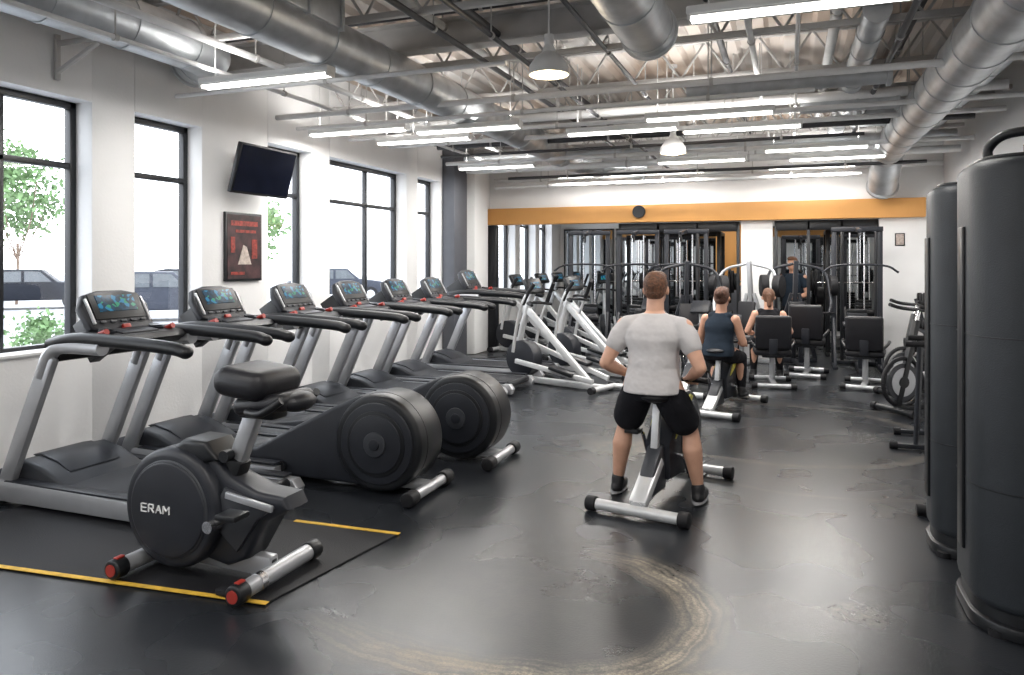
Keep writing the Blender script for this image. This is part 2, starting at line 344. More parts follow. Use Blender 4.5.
# fluorescent fixtures
b=MB()
b.box((0,0,.045),(1.25,.12,.05),'fixture',bev=.01); b.box((0,0,.02),(1.22,.10,.02),'fixture'); 
for s in (-.03,.03): b.cyl((-.6,s,0),(.6,s,0),.014,'tube',seg=10)
for s in (-.61,.61): b.box((s,0,.015),(.02,.11,.06),'fixture')
for s in (-.5,.5): b.cyl((s,0,.06),(s,0,.8),.005,'fixture',seg=6)
fx=b.mesh('fluorescent_light')
lp=[(.05,4.5),(-3.92,4.83),(-4.5,7.1),(-4.1,7.9),(-3.3,7.4),(-.76,7.55),(-.5,8.4),(.3,10.2),(-1.75,8.1),(-4.2,10.5),(-3.1,12.1),(-1.9,12.1),(.3,12.1),(-1.2,10.9),(.6,11.2),
    (-1.2,2.0),(-3.6,1.2),(1.0,.6),(-2,-1.4)]  # out-of-view fixtures, added to light the room from the front
for i,(lx,ly) in enumerate(lp):
    inst(fx,'fluorescent_light',(lx,ly,3.04))
    for (z,en,rx) in ((3.00,30,0),(3.16,9,math.pi)):  # downlight for the tubes, plus an added uplight to brighten the ceiling
        L=bpy.data.lights.new('tube_and_fill_light','AREA'); L.shape='RECTANGLE'; L.size=1.15; L.size_y=.12; L.energy=en; L.color=(1,.97,.93)
        o=bpy.data.objects.new('tube_and_fill_light',L); o.location=(lx,ly,z); o.rotation_euler=(rx,0,0); COL.objects.link(o)
for (lx,ly) in [(-3.2,15.2),(-.6,15.2),(1.2,15.2)]:  # unseen glowing panels and lamps added to light the zone behind the beam
    b=MB(); b.box((0,0,.03),(1.25,.2,.06),'fixture'); b.box((0,0,-.005),(1.2,.16,.02),'tube'); b.obj('rear_fill_panel',(lx,ly,2.905))
    L=bpy.data.lights.new('rear_fill_light','AREA'); L.shape='RECTANGLE'; L.size=1.15; L.size_y=.2; L.energy=20; L.color=(1,.95,.88)
    o=bpy.data.objects.new('rear_fill_light',L); o.location=(lx,ly,2.87); COL.objects.link(o)
def pendant(x,y,z,sc=1):
    b=MB(); pr=[(.03,.20),(.045,.17),(.05,.14),(.10,.105),(.145,.04),(.15,-.03)]
    t=bmesh.new(); n=28; rings=[]
    for r,h in pr+[(r-.006,h) for r,h in pr[::-1]]: rings.append([t.verts.new((r*math.cos(2*math.pi*j/n),r*math.sin(2*math.pi*j/n),h)) for j in range(n)])
    for a,c in zip(rings,rings[1:]):
        for j in range(n): t.faces.new((a[j],a[(j+1)%n],c[(j+1)%n],c[j]))
    b.add(t,'fixture'); b.ell((0,0,-.01),(.11,.11,.045),'bulb'); b.cyl((0,0,.19),(0,0,.27),.035,'fixture'); b.cyl((0,0,.27),(0,0,H-z),.008,'fixture',seg=8); b.cyl((0,0,H-z-.03),(0,0,H-z),.05,'fixture')
    b.obj('pendant_lamp',(x,y,z))
    L=bpy.data.lights.new('pendant_bulb','POINT'); L.energy=8; L.color=(1,.8,.55); L.shadow_soft_size=.05
    o=bpy.data.objects.new('pendant_bulb',L); o.location=(x,y,z-.12); COL.objects.link(o)
pendant(-1.68,5.25,3.02); pendant(-1.28,8.75,2.90)
# ---------------------------------------------------------------- wall items
b=MB(); b.box((0,0,0),(.05,.86,.50),'black',bev=.01); b.box((.027,0,.005),(.004,.82,.455),'tvs',bev=0); b.box((-.05,0,0),(.06,.3,.25),'black')
o=b.obj('wall_tv',(-5.02,6.17,2.52)); o.rotation_euler=(0,math.radians(16),0)
b=MB(); b.beam((-5.3,6.17,2.52),(-5.1,6.17,2.52),.05,.05,'black'); b.box((-5.29,6.17,2.52),(.02,.2,.3),'black'); b.obj('tv_bracket')
b=MB(); b.box((0,0,0),(.03,.54,.70),'frame',bev=.004); b.box((.016,0,0),(.004,.49,.65),'posterbg',bev=0)
b.box((.019,0,.24),(.003,.40,.05),'posterr',bev=0); b.box((.019,.02,.16),(.003,.30,.03),'posterr',bev=0)
b.prism([(-.10,-.18),(.10,-.18),(.03,.0),(-.02,.02)],.019,.022,'posterw',bev=0,axis='x'); b.box((.0195,-.1,-.27),(.003,.2,.03),'posterr',bev=0); b.box((.0195,.15,-.02),(.003,.08,.2),'posterr',bev=0); b.box((.0195,-.17,.02),(.003,.06,.16),'posterr',bev=0)
b.obj('framed_poster',(XL+.018,6.17,1.755))
# ---------------------------------------------------------------- floor mat with tape
b=MB()
P4=[(-4.7,2.60),(-2.29,2.825),(-2.15,3.82),(-4.7,3.72)]
b.prism([(a,c) for a,c in P4],.001,.009,'rubber',bev=0,axis='z')
def tape(p,q,w=.032): b.beam((p[0],p[1],.0105),(q[0],q[1],.0105),w,.003,'yel',bev=0,up=(0,0,1))
tape((-4.7,2.60),(-2.28,2.826)); tape((-2.14,3.82),(-2.85,3.79))
b.obj('floor_mat')
# ---------------------------------------------------------------- treadmill
def treadmill(kind,xc=2.30):
    b=MB()
    for s in (-1,1):
        b.prism([(.02,.03),(1.86,.03),(1.88,.09),(1.84,.145),(.06,.165),(.0,.10)],s*.37-.05,s*.37+.05,'steel' ,bev=.015) if kind!='wheel' else b.prism([(.02,.03),(1.5,.03),(1.5,.13),(.06,.16),(.0,.10)],s*.35-.045,s*.35+.045,'steel',bev=.015)
        b.box((.95,s*.37,.160),(1.65,.085,.014),'dgrey',bev=.004) if kind!='wheel' else b.box((.85,s*.35,.155),(1.3,.075,.014),'dgrey',bev=.004)
        b.beam((.07,s*.37,.08),(.50,s*.37,1.0),.12,.055,'steel',bev=.018)
        b.sweep([(.42,s*.37,.86),(.50,s*.37,1.01),(.62,s*.37,1.060),(.95,s*.37,1.06)],.048,'steel',ry=.045,seg=14)
        b.sweep([(.50,s*.37,1.07),(.75,s*.37,1.115),(1.15,s*.37,1.105),(1.50,s*.365,1.085),(1.60,s*.36,1.065)],.045,'black',ry=.040,seg=14)
        b.ell((1.60,s*.36,1.065),(.045,.045,.040),'black')
        b.box((.06,s*.37,.06),(.13,.09,.1),'rubber',bev=.02)
        b.cyl((.80,s*.27,1.13),(.87,s*.27,1.155),.020,'red',seg=12); b.cyl((.70,s*.27,1.10),(.80,s*.27,1.13),.022,'black',seg=12)
    L=1.80 if kind!='wheel' else 1.5
    b.box((.3+(L-.3)/2,0,.125),(L-.3,.60,.05),'belt',bev=.012); b.cyl((L-.01,-.32,.115),(L-.01,.32,.115),.04,'black')
    b.prism([(.02,.05),(.02,.20),(.07,.26),(.18,.285),(.34,.25),(.50,.18),(.56,.15),(.56,.06)],-.32,.32,'mgrey',bev=.03,seg=3)
    b.prism([(.10,.285),(.18,.30),(.34,.265),(.46,.205),(.42,.19),(.14,.27)],-.2,.2,'dgrey',bev=.01)
    b.prism([(.44,1.00),(.86,1.04),(.94,1.09),(.90,1.125),(.70,1.15),(.46,1.12)],-.34,.34,'black',bev=.02,seg=3)
    b.box((.80,0,1.135),(.14,.30,.03),'dgrey',rot=(0,math.radians(8),0),bev=.01)
    for s in (-1,1):
        b.cyl((.78,s*.2,1.12),(.79,s*.2,1.16),.05,'dgrey',seg=20); b.cyl((.79,s*.2,1.161),(.79,s*.2,1.163),.04,'black',seg=20)
    R=Matrix.Rotation(math.radians(-30),4,'Y')
    t=bmesh.new(); pts=[(-.25,0),(-.27,.16),(-.22,.25),(-.10,.28),(.10,.28),(.22,.25),(.27,.16),(.25,0),(.16,-.06),(-.16,-.06)]
    vs=[t.verts.new((0,a,c)) for a,c in pts]; f=t.faces.new(vs); r=bmesh.ops.extrude_face_region(t,geom=[f])
    for v in r['geom']:
        if isinstance(v,bmesh.types.BMVert): v.co.x-=.07
    es=[e for e in t.edges if any(len(q.verts)>4 for q in e.link_faces)]
    bmesh.ops.bevel(t,geom=es,offset=.022,segments=3,affect='EDGES',profile=.5)
    T=Matrix.Translation((.72,0,1.17))@R
    b.add(t,'dgrey',T)
    def cb(c,sz,k,bv=.004):
        tt=bmesh.new(); bmesh.ops.create_cube(tt,size=1)
        for v in tt.verts: v.co=Vector((v.co.x*sz[0],v.co.y*sz[1],v.co.z*sz[2]))+Vector(c)
        bmesh.ops.bevel(tt,geom=tt.edges[:],offset=min(bv,min(sz)*.4),segments=2,affect='EDGES',profile=.5); b.add(tt,k,T)
    cb((.003,0,.150),(.012,.40,.19),'black'); cb((.010,0,.17),(.006,.30,.12),'screen',.001)
    for j in range(5): cb((.008,-.16+.08*j,.035),(.012,.045,.018),'mgrey')
    cb((.012,0,-.01),(.02,.06,.03),'red')
    for s in (-1,1): cb((.002,s*.222,.12),(.018,.022,.19),'steel',.008)
    b.beam((.36,0,1.03),(.62,0,1.20),.30,.08,'black',up=(0,1,0))
    b.beam((.46,-.36,1.0),(.46,.36,1.0),.08,.10,'black',up=(0,0,1),bev=.02)
    if kind=='wheel':
        zc,R0=.355,.335; o=xc-2.37
        b.prism([(.95,.05),(.95,.17),(1.25,.23),(1.6+o,.38),(2.0+o,.58),(2.2+o,.665),(2.42+o,.67),(2.5+o,.2),(2.4+o,.04)],-.29,.0,'dgrey',bev=.03,seg=3)
        b.cyl((xc,-.33,zc),(xc,.03,zc),R0,'black',seg=64,bev=.035)
        b.cyl((xc,-.22,zc),(xc,-.214,zc),R0+.002,'rubber',seg=64)
        b.cyl((xc,-.342,zc),(xc,-.32,zc),.28,'dgrey',seg=48,bev=.008)
        b.cyl((xc,-.350,zc),(xc,-.338,zc),.225,'black',seg=48,bev=.004)
        b.cyl((xc,-.356,zc),(xc,-.345,zc),.20,'dgrey',seg=48,bev=.004)
        b.cyl((xc,-.366,zc),(xc,-.350,zc),.085,'mgrey',seg=32,bev=.005); b.cyl((xc,-.374,zc),(xc,-.36,zc),.04,'dgrey',seg=24,bev=.004)
        b.prism([(1.2,.03),(xc+.30,.03),(xc+.30,.075),(1.2,.09)],-.20,-.08,'steel',bev=.01)
        xs=xc+.33
        b.cyl((xs,-.46,.055),(xs,.08,.055),.036,'steel')
        for q in (-.46,.06): b.cyl((xs,q-.05,.055),(xs,q+.06,.055),.05,'rubber',bev=.01)
        b.prism([(.5,.14),(.9,.20),(1.35,.22),(1.3,.05),(.5,.05)],-.25,.10,'mgrey',bev=.02)
    return b.mesh('treadmill' if kind!='wheel' else 'rear_drive_treadmill')
tm=treadmill('std'); tw=treadmill('wheel',2.30); tw2=treadmill('wheel',2.46)
for i in range(6):
    inst((tm,tw,tw2,tm,tm,tm)[i],'treadmill',(-4.95,3.78+.965*i,0))
inst(tm,'treadmill',(-4.95,9.75,0),scale=(1.0,1.0,1.06))
# ---------------------------------------------------------------- foreground exercise bike
b=MB()
zc=.34; xc=-.11
b.prism([(.305*math.cos(a)+xc,.305*math.sin(a)+zc) for a in [2*math.pi*j/44 for j in range(44)]],-.15,.07,'dgrey',bev=.04,seg=4)
b.cyl((xc,-.158,zc),(xc,-.13,zc),.25,'mgrey',seg=48,bev=.010)
b.cyl((xc,-.166,zc),(xc,-.15,zc),.238,'dgrey',seg=48,bev=.008)
b.prism([(-.10,.12),(-.14,.62),(.0,.68),(.12,.62),(.20,.52),(.38,.46),(.54,.45),(.57,.39),(.44,.32),(.32,.12),(.2,.07)],-.09,.09,'dgrey',bev=.03,seg=3)
b.prism([(.10,.30),(.20,.47),(.40,.42),(.50,.40),(.40,.33),(.28,.16)],-.112,-.08,'mgrey',bev=.012)
b.prism([(-.22,.58),(-.06,.69),(.08,.685),(.16,.60),(-.02,.55)],-.11,.10,'black',bev=.025,seg=3)
b.beam((.13,0,.42),(.33,0,.90),.085,.07,'steel',bev=.015); b.beam((.09,0,.34),(.20,0,.60),.12,.10,'black',bev=.02)
b.cyl((.19,-.05,.62),(.19,-.10,.62),.03,'black')
b.beam((.22,-.115,.44),(.50,-.115,.40),.035,.02,'steel'); b.cyl((.18,-.20,.30),(.18,.20,.30),.03,'chrome')
b.beam((.18,-.16,.30),(.34,-.17,.38),.03,.018,'black'); b.box((.36,-.23,.39),(.12,.11,.03),'black',bev=.01)
b.beam((.18,.16,.30),(.04,.17,.20),.03,.018,'black'); b.box((.02,.23,.19),(.12,.11,.03),'black',bev=.01)
b.box((.32,0,.995),(.31,.36,.15),'pad',rot=(0,math.radians(6),0),bev=.07,seg=5)
b.box((.42,0,.895),(.32,.27,.09),'pad',rot=(0,math.radians(-8),0),bev=.04,seg=4)
b.ell((.56,0,.905),(.08,.11,.05),'pad'); b.box((.35,0,.84),(.22,.12,.06),'black',bev=.015)
for s in (-1,1): b.sweep([(.37,s*.14,.86),(.48,s*.17,.87),(.57,s*.14,.93)],.02,'black'); 
b.beam((-.33,0,.09),(.42,0,.075),.07,.10,'steel',up=(0,0,1),bev=.012)
b.beam((.12,0,.12),(.42,0,.08),.06,.05,'black',bev=.01)
for xx,h in ((-.33,.27),(.44,.29)):
    b.cyl((xx,-h,.055),(xx,h,.055),.042,'steel',seg=24)
    for s in (-1,1):
        b.cyl((xx,s*(h-.05),.055),(xx,s*(h+.03),.055),.05,'black',bev=.012,seg=24)
    b.cyl((xx,-h-.035,.055),(xx,-h-.028,.055),.03,'red',seg=20); b.box((xx,-h+.02,.105),(.03,.05,.012),'red')
b.cyl((.44,-.16,.055),(.44,-.12,.055),.046,'chrome'); b.box((.32,-.22,.02),(.1,.05,.03),'rubber')
def seg_letter(x,strokes):
    for (a,c,d,e) in strokes: b.beam((x+a*.038,-.1685,.320+c*.040),(x+d*.038,-.1685,.320+e*.040),.004,.009,'logo',bev=0)
E=[(0,0,0,1),(0,0,.9,0),(0,1,.9,1),(0,.5,.8,.5)]
Rr=[(0,0,0,1),(0,1,.8,1),(.8,1,.8,.5),(0,.5,.8,.5),(.4,.5,.9,0)]
A_=[(0,0,.45,1),(.45,1,.9,0),(.2,.4,.7,.4)]
Mm=[(0,0,0,1),(0,1,.5,.4),(.5,.4,1,1),(1,1,1,0)]
for k,(x,s) in enumerate(((-.27,E),(-.222,Rr),(-.174,A_),(-.126,Mm))): seg_letter(x,s)
b.obj('stationary_bike',(-2.83,3.04,.010))
# ---------------------------------------------------------------- upright bike (local +y forward)
def upbike():
    b=MB()
    for yy,w in ((0,.30),(1.15,.25)):
        b.cyl((-w,yy,.05),(w,yy,.05),.035,'lsteel',seg=20)
        for s in (-1,1): b.cyl((s*(w-.03),yy,.05),(s*(w+.04),yy,.05),.048,'rubber',bev=.01,seg=20)
    b.sweep([(0,0,.07),(0,.25,.12),(0,.6,.15),(0,1.15,.075)],.045,'lsteel',ry=.04,seg=12)
    b.beam((0,.02,.08),(0,.33,.30),.07,.12,'lsteel',up=(1,0,0),bev=.02); b.beam((0,.30,.25),(0,.37,.70),.045,.05,'lsteel',up=(1,0,0))
    b.prism([(.10,.10),(.18,.26),(.30,.38),(.42,.40),(.40,.10)],-.05,.05,'mgrey',bev=.015,axis='x')
    b.ell((0,.33,.72),(.13,.13,.045),'pad'); b.ell((0,.46,.725),(.06,.15,.04),'pad'); b.cyl((0,.37,.66),(0,.37,.71),.035,'black')
    b.prism([(.80+.29*math.cos(a),.40+.29*math.sin(a)) for a in [2*math.pi*j/36 for j in range(36)]],-.07,.07,'black',bev=.02,axis='x')
    b.prism([(.38,.16),(.36,.40),(.50,.54),(.75,.68),(.92,.62),(.95,.3),(.85,.14)],-.09,.09,'dgrey',bev=.025,axis='x')
    for s in (-1,1):
        b.cyl((s*.07,.80,.40),(s*.095,.80,.40),.22,'mgrey',seg=36,bev=.008); b.cyl((s*.09,.80,.40),(s*.102,.80,.40),.15,'black',seg=36); b.cyl((s*.10,.80,.40),(s*.108,.80,.40),.06,'steel',seg=24)
        b.prism([(.46,.42),(.52,.52),(.76,.675),(.82,.65),(.58,.48)],s*.094-.004,s*.094+.004,'lime',bev=0,axis='x')
    b.cyl((-.13,.52,.30),(.13,.52,.30),.025,'chrome'); b.beam((.13,.52,.30),(.13,.61,.16),.018,.03,'chrome'); b.beam((-.13,.52,.30),(-.13,.43,.44),.018,.03,'chrome')
    b.box((.19,.62,.15),(.10,.10,.03),'black'); b.box((-.19,.42,.45),(.10,.10,.03),'black')
    b.sweep([(0,.72,.58),(0,.76,.85),(0,.72,1.00)],.03,'lsteel'); b.box((0,.73,1.03),(.24,.06,.18),'dgrey',rot=(math.radians(-35),0,0),bev=.02)
    b.sweep([(0,.74,.80),(0,.66,.815),(0,.60,.80)],.018,'black'); b.cyl((-.27,.60,.80),(.27,.60,.80),.016,'black',seg=12)
    for s in (-1,1):
        b.cyl((s*.15,.60,.80),(s*.27,.60,.80),.019,'rubber',seg=12)
    return b.mesh('upright_bike')
ub=upbike()
# ---------------------------------------------------------------- humans
def blob(name,parts,k,voxel,sm,parent):
    bm=bmesh.new()
    def put(t,X=None):
        if X is not None: t.transform(X)
        bmesh.ops.recalc_face_normals(t,faces=t.faces)
        me=bpy.data.meshes.new('t'); t.to_mesh(me); t.free(); bm.from_mesh(me); bpy.data.meshes.remove(me)
    for p in parts:
        if p[0]=='c':
            _,a,r1,c,r2=p; a=Vector(a);c=Vector(c)
            for q,r in ((a,r1),(c,r2)):
                t=bmesh.new(); bmesh.ops.create_icosphere(t,subdivisions=3,radius=r); put(t,Matrix.Translation(q))
            d=c-a
            if d.length>1e-5:
                t=bmesh.new(); bmesh.ops.create_cone(t,cap_ends=True,segments=24,radius1=r1,radius2=r2,depth=d.length)
                put(t,Matrix.Translation((a+c)/2)@d.to_track_quat('Z','Y').to_matrix().to_4x4())
        elif p[0]=='e':
            t=bmesh.new(); bmesh.ops.create_uvsphere(t,u_segments=28,v_segments=18,radius=1)
            rot=p[3] if len(p)>3 else (0,0,0)
            put(t,Matrix.Translation(p[1])@Euler(rot).to_matrix().to_4x4()@Matrix.Diagonal((*p[2],1)))
        elif p[0]=='l':
            t=bmesh.new(); n=32; rings=[]
            for (x,y,z,rx,ry) in p[1]:
                R=[]
                for j in range(n):
                    a=2*math.pi*j/n; cx,cy=math.cos(a),math.sin(a)
                    e=.85; R.append(t.verts.new((x+rx*math.copysign(abs(cx)**e,cx),y+ry*math.copysign(abs(cy)**e,cy),z)))
                rings.append(R)
            for a,c in zip(rings,rings[1:]):
                for j in range(n): t.faces.new((a[j],a[(j+1)%n],c[(j+1)%n],c[j]))
            t.faces.new(rings[0]); t.faces.new(rings[-1][::-1]); put(t)
    me=bpy.data.meshes.new(name); bm.to_mesh(me); bm.free()
    o=bpy.data.objects.new(name,me); COL.objects.link(o)
    r=o.modifiers.new('r','REMESH'); r.mode='VOXEL'; r.voxel_size=voxel
    s=o.modifiers.new('s','SMOOTH'); s.factor=.5; s.iterations=sm
    dg=bpy.context.evaluated_depsgraph_get(); nm=bpy.data.meshes.new_from_object(o.evaluated_get(dg))
    o.modifiers.clear(); o.data=nm; bpy.data.meshes.remove(me); nm.name=name
    nm.materials.clear(); nm.materials.append(M[k])
    for q in nm.polygons: q.use_smooth=True
    o.parent=parent; return o
def mir(p): return (-p[0],p[1],p[2])
def person(name,loc,rz,J,skin,top,bottom,hair,style,vox=.007,sleeve=True,legs_skin=True,S=1.0,build=1.0,waist=1.0):
    E_=bpy.data.objects.new(name,None); E_.location=loc; E_.rotation_euler=(0,0,rz); COL.objects.link(E_)
    hz=J['hip_z']; T=J['torso']; ln=J.get('lean',.05)
    def sp(f,rx,ry):
        k_=build*(waist if f<.4 else (1+(waist-1)*max(0,(.62-f)/.22)))
        return (0,J.get('py',0)+ln*f+.0,hz+T*f,rx*k_,ry*build)
    sk=[]; 
    body=[sp(-.12,.12,.09),sp(0,.140,.105),sp(.22,.126,.10),sp(.45,.145,.105),sp(.62,.163,.112),sp(.74,.160,.105),sp(.84,.128,.088),sp(.92,.088,.072),sp(1.0,.058,.058)]
    sk.append(('l',body))
    ny=J.get('py',0)+ln; nz=hz+T
    hc=Vector((0,ny+.035,nz+.150))
    sk.append(('c',(0,ny,nz-.04),.062,(0,ny+.02,nz+.10),.056))
    sk+= [('e',hc+V(0,-.008,.02),(.076,.094,.092)),('e',hc+V(0,.025,-.045),(.058,.066,.068)),('c',hc+V(0,.05,-.085),.026,hc+V(0,.06,-.08),.024),
          ('c',hc+V(0,.088,.012),.010,hc+V(0,.106,-.022),.013),('e',hc+V(0,.07,.035),(.055,.02,.012))]
    for s in (-1,1): sk.append(('e',hc+V(s*.080,-.004,-.008),(.011,.018,.030),(0,0,s*.3)))
    for s in (1,-1):
        f=(lambda p:p) if s==1 else mir
        sh,el,wr=J['shoulder'],J['elbow'],J['wrist']; hp,kn,an=J['hip'],J['knee'],J['ankle']
        if s==-1: el=J.get('elbowL',el); wr=J.get('wristL',wr); kn=J.get('kneeL',kn); an=J.get('ankleL',an)
        sk+= [('c',f(sh),.057*build,f(tuple(Vector(sh).lerp(Vector(el),.45))),.050*build),('c',f(tuple(Vector(sh).lerp(Vector(el),.45))),.050*build,f(el),.040)]
        mid=tuple(Vector(el).lerp(Vector(wr),.3)); sk+=[('c',f(el),.040,f(mid),.045),('c',f(mid),.045,f(wr),.028)]
        w=Vector(wr)
        sk+=[('c',f(tuple(w)),.026,f(tuple(w+V(0,.02,0))),.024)]
        for i in range(4):
            xo=(-.030+.020*i); ln_=[.92,1,.96,.8][i]
            k0=w+V(xo*.6,.015,0); k1=w+V(xo,.078,-.003); k2=w+V(xo*1.05,.078+.040*ln_,-.018); k3=w+V(xo*1.02,.078+.046*ln_,-.046*ln_); k4=w+V(xo,.078+.022*ln_,-.060)
            sk+=[('c',f(tuple(k0)),.016,f(tuple(k1)),.0125),('c',f(tuple(k1)),.0105,f(tuple(k2)),.0095),('c',f(tuple(k2)),.0095,f(tuple(k3)),.0088),('c',f(tuple(k3)),.0088,f(tuple(k4)),.0078)]
        t0=w+V(-.022,.02,-.008); t1=w+V(-.048,.05,-.02); t2=w+V(-.046,.078,-.040); t3=w+V(-.034,.098,-.056)
        sk+=[('c',f(tuple(t0)),.016,f(tuple(t1)),.0125),('c',f(tuple(t1)),.0115,f(tuple(t2)),.0105),('c',f(tuple(t2)),.0105,f(tuple(t3)),.009)]
        H1=Vector(hp);K1=Vector(kn);A1=Vector(an); cm=K1.lerp(A1,.30)+V(0,-.02,0)
        sk+=[('c',f(tuple(H1)),.085*build,f(tuple(H1.lerp(K1,.5))),.076*build),('c',f(tuple(H1.lerp(K1,.5))),.076*build,f(kn),.054),
             ('c',f(kn),.054,f(tuple(cm)),.058*build),('c',f(tuple(cm)),.058*build,f(an),.035),('c',f(an),.036,f(tuple(A1+V(0,.06,-.03))),.034)]
    blob('body',sk,skin,vox,3,E_)
    b=MB()
    for s in (-1,1): b.ell(hc+V(s*.030,.083,.012),(.012,.008,.009),'eye'); b.ell(hc+V(s*.030,.090,.012),(.005,.003,.005),'black')
    b.ell(hc+V(0,.090,-.052),(.022,.007,.007),'lip'); b.obj('face_features',parent=E_)
    hp_=[('e',hc+V(0,-.020,.032),(.082,.092,.095)),('e',hc+V(0,-.042,-.015),(.070,.060,.058)),('e',hc+V(0,.035,.085),(.064,.058,.040))]
    if style=='bun': hp_.append(('e',hc+V(0,-.115,.055),(.045,.04,.045))); 
    if style=='tail': hp_+= [('c',hc+V(0,-.10,.03),.035,hc+V(0,-.13,-.10),.03)]
    blob('hair',hp_,hair,.006,2,E_)
    rr=[sp(-.13,.165,.12),sp(.03,.160,.115),sp(.22,.140,.10),sp(.45,.150,.107),sp(.62,.168,.114),sp(.74,.163,.105),sp(.84,.132,.090),sp(.92,.092,.073),sp(.985,.064,.062)]
    tp=[('l',[(x,y,z,rx+(.024 if i<3 else .010),ry+(.026 if i<3 else .014)) for i,(x,y,z,rx,ry) in enumerate(rr)])]
    for s in (1,-1):
        f=(lambda p:p) if s==1 else mir
        sh=Vector(J['shoulder']); el=Vector(J['elbow'])
        if sleeve:
            tp+=[('c',f(tuple(sh+V(-.02,0,0))),.066*build,f(tuple(sh.lerp(el,.25))),.066*build),('c',f(tuple(sh.lerp(el,.25))),.066*build,f(tuple(sh.lerp(el,.48))),.060*build),('c',f(tuple(sh+V(-.03,0,.01))),.058*build,(f((.06,ny,nz-.04))),.035)]
        else:
            tp+=[('c',f(tuple(sh+V(-.075,0,.03))),.052,f(tuple(sh+V(-.085,0,-.06))),.06)]
    blob('top_garment',tp,top,.008,6,E_)
    bt=[('l',[sp(-.24,.12,.10),sp(-.14,.150,.12),sp(.0,.150,.12),sp(.10,.140,.11)])]
    for s in (1,-1):
        f=(lambda p:p) if s==1 else mir
        H1=Vector(J['hip']);K1=Vector(J['knee'] if s==1 else J.get('kneeL',J['knee'])); A1=Vector(J['ankle'] if s==1 else J.get('ankleL',J['ankle']))
        fr=.66 if legs_skin else 1.0; H2=H1+V(0,0,-.04)
        bt+=[('c',f(tuple(H2)),.092*build,f(tuple(H2.lerp(K1,.3))),.100*build),('c',f(tuple(H2.lerp(K1,.3))),.100*build,f(tuple(H2.lerp(K1,fr))),(.096 if legs_skin else .068)*build)]
        if not legs_skin: bt+=[('c',f(tuple(K1)),.068,f(tuple(K1.lerp(A1,.4))),.062),('c',f(tuple(K1.lerp(A1,.4))),.062,f(tuple(K1.lerp(A1,.93))),.043)]
    blob('shorts' if legs_skin else 'leggings',bt,bottom,.008,4,E_)
    for s in (1,-1):
        f=(lambda p:p) if s==1 else mir
        A1=Vector(J['ankle'] if s==1 else J.get('ankleL',J['ankle'])); g=A1+V(0,0,-.055)
        blob('shoe',[('c',f(tuple(A1+V(0,-.005,.0))),.046,f(tuple(g+V(0,-.02,.0))),.04),('e',f(tuple(g+V(.006,.06,.0))),(.046,.14,.036)),('e',f(tuple(g+V(.004,-.01,.0))),(.042,.065,.040)),('c',f(tuple(A1)),.042,f(tuple(g+V(.005,.10,.0))),.033)],'shoe',.006,2,E_)
        b=MB(); c=f(tuple(g+V(.005,.04,-.030))); b.ell(c,(.048,.145,.014),'sole'); b.obj('shoe_sole',parent=E_)
    return E_
MX,MY=-.875,4.98
inst(ub,'upright_bike',(MX-.02,MY-.40,0),rz=math.radians(-11))
person('man_in_grey_tshirt',(MX+.02,MY-.05,0),math.radians(-4),
  dict(hip_z=.80,torso=.465,lean=.06,shoulder=(.196,.045,1.165),elbow=(.318,-.03,.915),wrist=(.215,.165,.825),
       hip=(.10,.0,.78),knee=(.225,.13,.46),ankle=(.275,.13,.098)),
  'skin','shirt','blk_cloth','hair','short',vox=.006,build=1.13,waist=.90)
inst(ub,'upright_bike',(-.80,7.80,0),rz=math.radians(-14),scale=(1,1,.92))
person('woman_in_navy_tank_top',(-.72,8.15,0),math.radians(-14),
  dict(hip_z=.66,torso=.40,lean=.10,shoulder=(.160,.08,.985),elbow=(.24,.10,.74),wrist=(.20,.155,.75),
       hip=(.09,.0,.66),knee=(.13,.36,.56),ankle=(.16,.30,.22),kneeL=(.13,.38,.50),ankleL=(.16,.25,.14)),
  'skin2','navy','blk_cloth','hairr','bun',vox=.009,sleeve=False,legs_skin=False,build=.92)
# ---------------------------------------------------------------- machine seat
def chair():
    b=MB()
    b.box((0,.05,.44),(.46,.44,.09),'pad',bev=.035,seg=4)
    b.box((0,-.19,.70),(.44,.08,.44),'pad',rot=(math.radians(6),0,0),bev=.035,seg=4)
    b.beam((0,-.20,.42),(0,-.22,.62),.10,.02,'dgrey',up=(0,1,0)); b.cyl((0,0,.10),(0,0,.40),.035,'steel'); b.box((0,.02,.385),(.26,.3,.03),'dgrey')
    b.beam((0,-.32,.05),(0,.36,.05),.07,.05,'steel',up=(0,0,1)); 
    for yy in (-.32,.36):
        b.cyl((-.24,yy,.04),(.24,yy,.04),.03,'steel'); 
        for s in (-1,1): b.cyl((s*.2,yy,.04),(s*.27,yy,.04),.037,'rubber')
    for s in (-1,1): b.sweep([(s*.20,-.17,.50),(s*.26,-.05,.56),(s*.27,.12,.58),(s*.27,.20,.57)],.018,'black')
    return b.mesh('machine_seat')
ch=chair()
inst(ch,'machine_seat',(-.22,10.2,0),rz=.1); inst(ch,'machine_seat',(.22,11.2,0),rz=-.1,scale=(1,1,1.1)); inst(ch,'machine_seat',(.90,10.45,0),rz=-.15); inst(ch,'machine_seat',(-2.0,11.0,0),rz=.4)
person('seated_person_in_black',(-.26,10.33,0),.1,
  dict(hip_z=.58,torso=.40,lean=.06,shoulder=(.17,.05,.905),elbow=(.27,.06,.68),wrist=(.22,.22,.66),
       hip=(.09,.0,.585),knee=(.16,.42,.50),ankle=(.17,.46,.10)),
  'skin','blk_cloth','blk_cloth','hair','tail',vox=.009,sleeve=False,legs_skin=False,build=.92)
